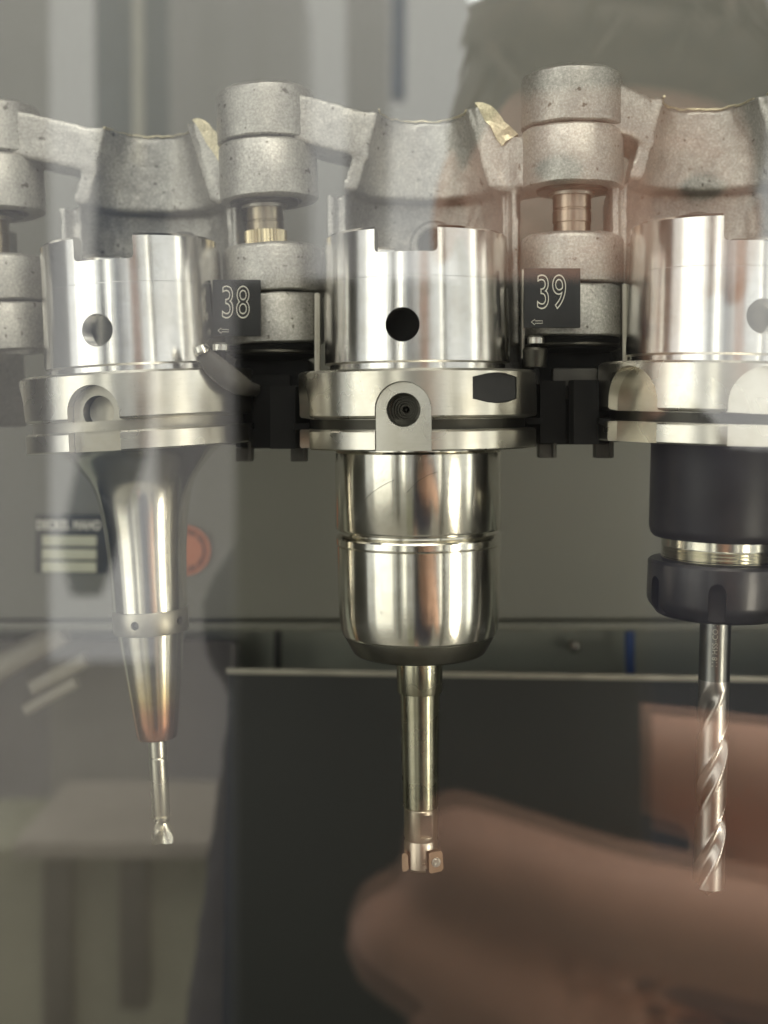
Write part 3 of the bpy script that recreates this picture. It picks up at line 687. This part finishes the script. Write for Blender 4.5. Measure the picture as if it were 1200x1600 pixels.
# right-hand side arm (seen at the right in the mirror) holding the phone; other arm hanging
chainc(b, [(262, -500, -90), (310, -330, -330), (190, -120, -200), (128, -40, -122)], [50, 40, 34, 25])
chainc(b, [(-34, -505, -130), (-76, -500, -400), (-72, -440, -620)], [42, 34, 28])
capsule(b, (-70, -440, -620), (-66, -425, -690), 28, 24)
for q in range(4): chainc(b, [(-84 + q * 12, -420, -700), (-84 + q * 13, -410, -745), (-82 + q * 13, -416, -780 + abs(q - 1) * 6)], [9, 8.5, 7])
chainc(b, [(-48, -415, -660), (-34, -398, -700), (-34, -396, -725)], [11, 9, 8])
# palm and fingers round the phone
capsule(b, (125, -38, -120), (96, -14, -98), 24, 19); capsule(b, (96, -14, -72), (98, -12, -124), 15, 14); capsule(b, (80, -10, -80), (84, -10, -122), 12, 12)
FING = [[(90, -6, -80), (64, 8.5, -81), (33, 8.8, -74), (11, 7.8, -66)], [(88, -6, -102), (60, 8.5, -106), (27, 8.6, -93.5), (2, 7.2, -78)],
        [(88, -6, -116), (62, 8.5, -124), (30, 8.6, -113), (8, 7, -100)], [(90, -6, -128), (68, 8, -134), (42, 8.4, -128), (22, 7, -121)]]
for f, rs in zip(FING, ([11.0, 10.0, 9.4, 8.3], [10.5, 9.4, 8.8, 7.8], [10.5, 9.6, 8.8, 7.6], [9.5, 8.4, 7.6, 6.6])): chainc(b, f, rs)
chainc(b, [(108, -24, -92), (92, -26, -72), (66, -24, -66), (38, -22, -60)], [15, 13, 11.5, 9]); capsule(b, (66, -22, -80), (102, -24, -86), 12, 14)
bmesh.ops.translate(b, vec=-PO, verts=b.verts)
bd = link('body', b, M['skin'], person); remesh(bd, 2.2, 4)
for s_ in (-1, 1):
    e_ = bmesh.new(); ellipsoid(e_, hp(s_ * 31, 76, 14) - PO, (13, 7, 6)); link('eye', e_, M['eye'], person)
e_ = bmesh.new(); ellipsoid(e_, hp(0, 88, -55) - PO, (22, 5, 6)); link('mouth', e_, M['lips'], person)
# shirt
b = bmesh.new()
ellipsoid(b, (105, -500, -250), (173, 103, 212)); ellipsoid(b, (105, -500, -480), (160, 106, 205)); capsule(b, (-45, -505, -122), (255, -500, -84), 60, 62)
capsule(b, (108, -492, -74), (112, -492, -110), 68, 84); capsule(b, (132, -474, -46), (132, -482, -100), 64, 80); capsule(b, (108, -492, -84), (235, -500, -84), 66, 62)
chainc(b, [(262, -500, -92), (306, -345, -316), (270, -260, -275)], [59, 50, 47]); chainc(b, [(-34, -505, -132), (-78, -500, -400), (-78, -465, -545)], [50, 43, 38])
bmesh.ops.translate(b, vec=-PO, verts=b.verts)
sh = link('shirt', b, M['shirt'], person); remesh(sh, 5, 4, 2.0)
# hair: cap plus swept locks
b = bmesh.new()
ellipsoid(b, hp(0, -22, 40), (84, 96, 88), tiltm); ellipsoid(b, hp(-10, 40, 98), (66, 46, 26), tiltm); ellipsoid(b, hp(0, -60, -10), (72, 56, 70), tiltm); ellipsoid(b, hp(-8, 46, 74), (76, 44, 30), tiltm)
for k in range(150):
    a = random.uniform(-1.5, 1.5); x0 = 70 * math.sin(a); y0 = random.uniform(-70, 62)
    zt = 40 + 84 * math.sqrt(max(.05, 1 - (x0 / 84) ** 2 * .9 - ((y0 + 22) / 112) ** 2))
    p0 = hp(x0, y0, zt); p1 = hp(x0 * 1.12 + random.uniform(-8, 14), y0 + random.uniform(10, 34), zt + random.uniform(-14, 12)); p2 = hp(x0 * 1.2 + random.uniform(-6, 26), y0 + random.uniform(20, 46), zt + random.uniform(-34, 4))
    tube([p0, p1, p2], [5, 3.4, .6], 6, b)
bmesh.ops.translate(b, vec=-PO, verts=b.verts)
link('hair', b, M['hair'], person, 60)
# phone: camera bump round the lens that takes the picture
ph = empty('phone', (9, -6, -52), 'black smartphone held in front of the glass, mirrored as a dark shape', 'phone')
link('phone_case', boxbm(-33, 33, -4, 3.6, -73, 73, 3), M['phone'], ph)
link('lens_ring', lathe([(6, .0), (8.5, 0), (9, -.6), (9, -2.4), (6, -2.4)], 48, None, Matrix.Translation((-9, 5.2, 52)) @ Matrix.Rotation(R(-90), 4, 'X')), M['lens'], ph)
# workshop things and added streak panels
struct('workshop_floor', boxbm(-4000, 4000, -5000, 84, -1110, -1100), M['floor'])
thing_mesh('hanging_duct', tube([(-362, -1500, 900), (-356, -1500, 300), (-385, -1500, -60), (-420, -1500, -200), (-424, -1500, -262)], [52, 52, 46, 40, 22], 28), M['duct'], 'dark hanging duct mirrored in the glass at upper left', 'duct')
thing_mesh('steel_post', boxbm(-1010, -880, -1460, -1330, -1100, 1500, 6), M['post'], 'dark steel post of the workshop behind the photographer', 'post')
thing_mesh('locker', boxbm(-420, -150, -2300, -2000, -1100, 800, 5), M['locker'], 'tall bluish locker far behind the photographer', 'locker')
thing_mesh('steel_post', boxbm(700, 790, -900, -810, -1100, 1500, 6), M['post'], 'dark steel post of the workshop to the right', 'post')
thing_mesh('hanging_pipe', tube([(-330, -1400, 900), (-328, -1400, 330)], 7, 12), M['engrave'], 'thin pale hanging pipe mirrored beside the dark duct', 'pipe')
thing_mesh('hanging_hose', tube([(23, -1500, 900), (20, -1500, 440)], 11, 12), M['blue'], 'dark blue hanging hose mirrored at top centre', 'hose')
for px_, w_, zb_, yy in ((30, 60, -900, -1900), (338, 30, -200, -1700), (408, 14, 420, -1800), (575, 46, -100, -2100)):  # upright panels added to break the reflected veil into soft streaks
    x_ = (px_ - 600) / FP * (180 - yy)
    thing_mesh('streak_panel', boxbm(x_ - w_ * .9, x_ + w_ * .9, yy, yy + 20, zb_, 1300, 4), M['locker'], 'pale ' + {30: 'streak panel added to mirror at the far left edge', 338: 'narrow streak panel added to mirror beside the left hinge barrel', 408: 'thin streak panel added to mirror straight above number plate 38', 575: 'wide streak panel added to mirror above the middle tool holder'}[px_], 'panel', 'pale panels added to streak the glass reflection')
wb = empty('workbench', (-250, -940, -380), 'workbench with a pale top mirrored in the glass at lower left', 'workbench')
link('bench_top', boxbm(-75, 130, -90, 85, -14, 0, 2), M['bench'], wb)
link('bench_panel', boxbm(-140, 130, -80, 60, -600, -15, 2), M['benchfront'], wb)
for xx in (-40, 28): link('bench_leg', boxbm(xx - 12, xx + 14, 62, 80, -150 if xx > 0 else -210, -15, 4), M['post'], wb)
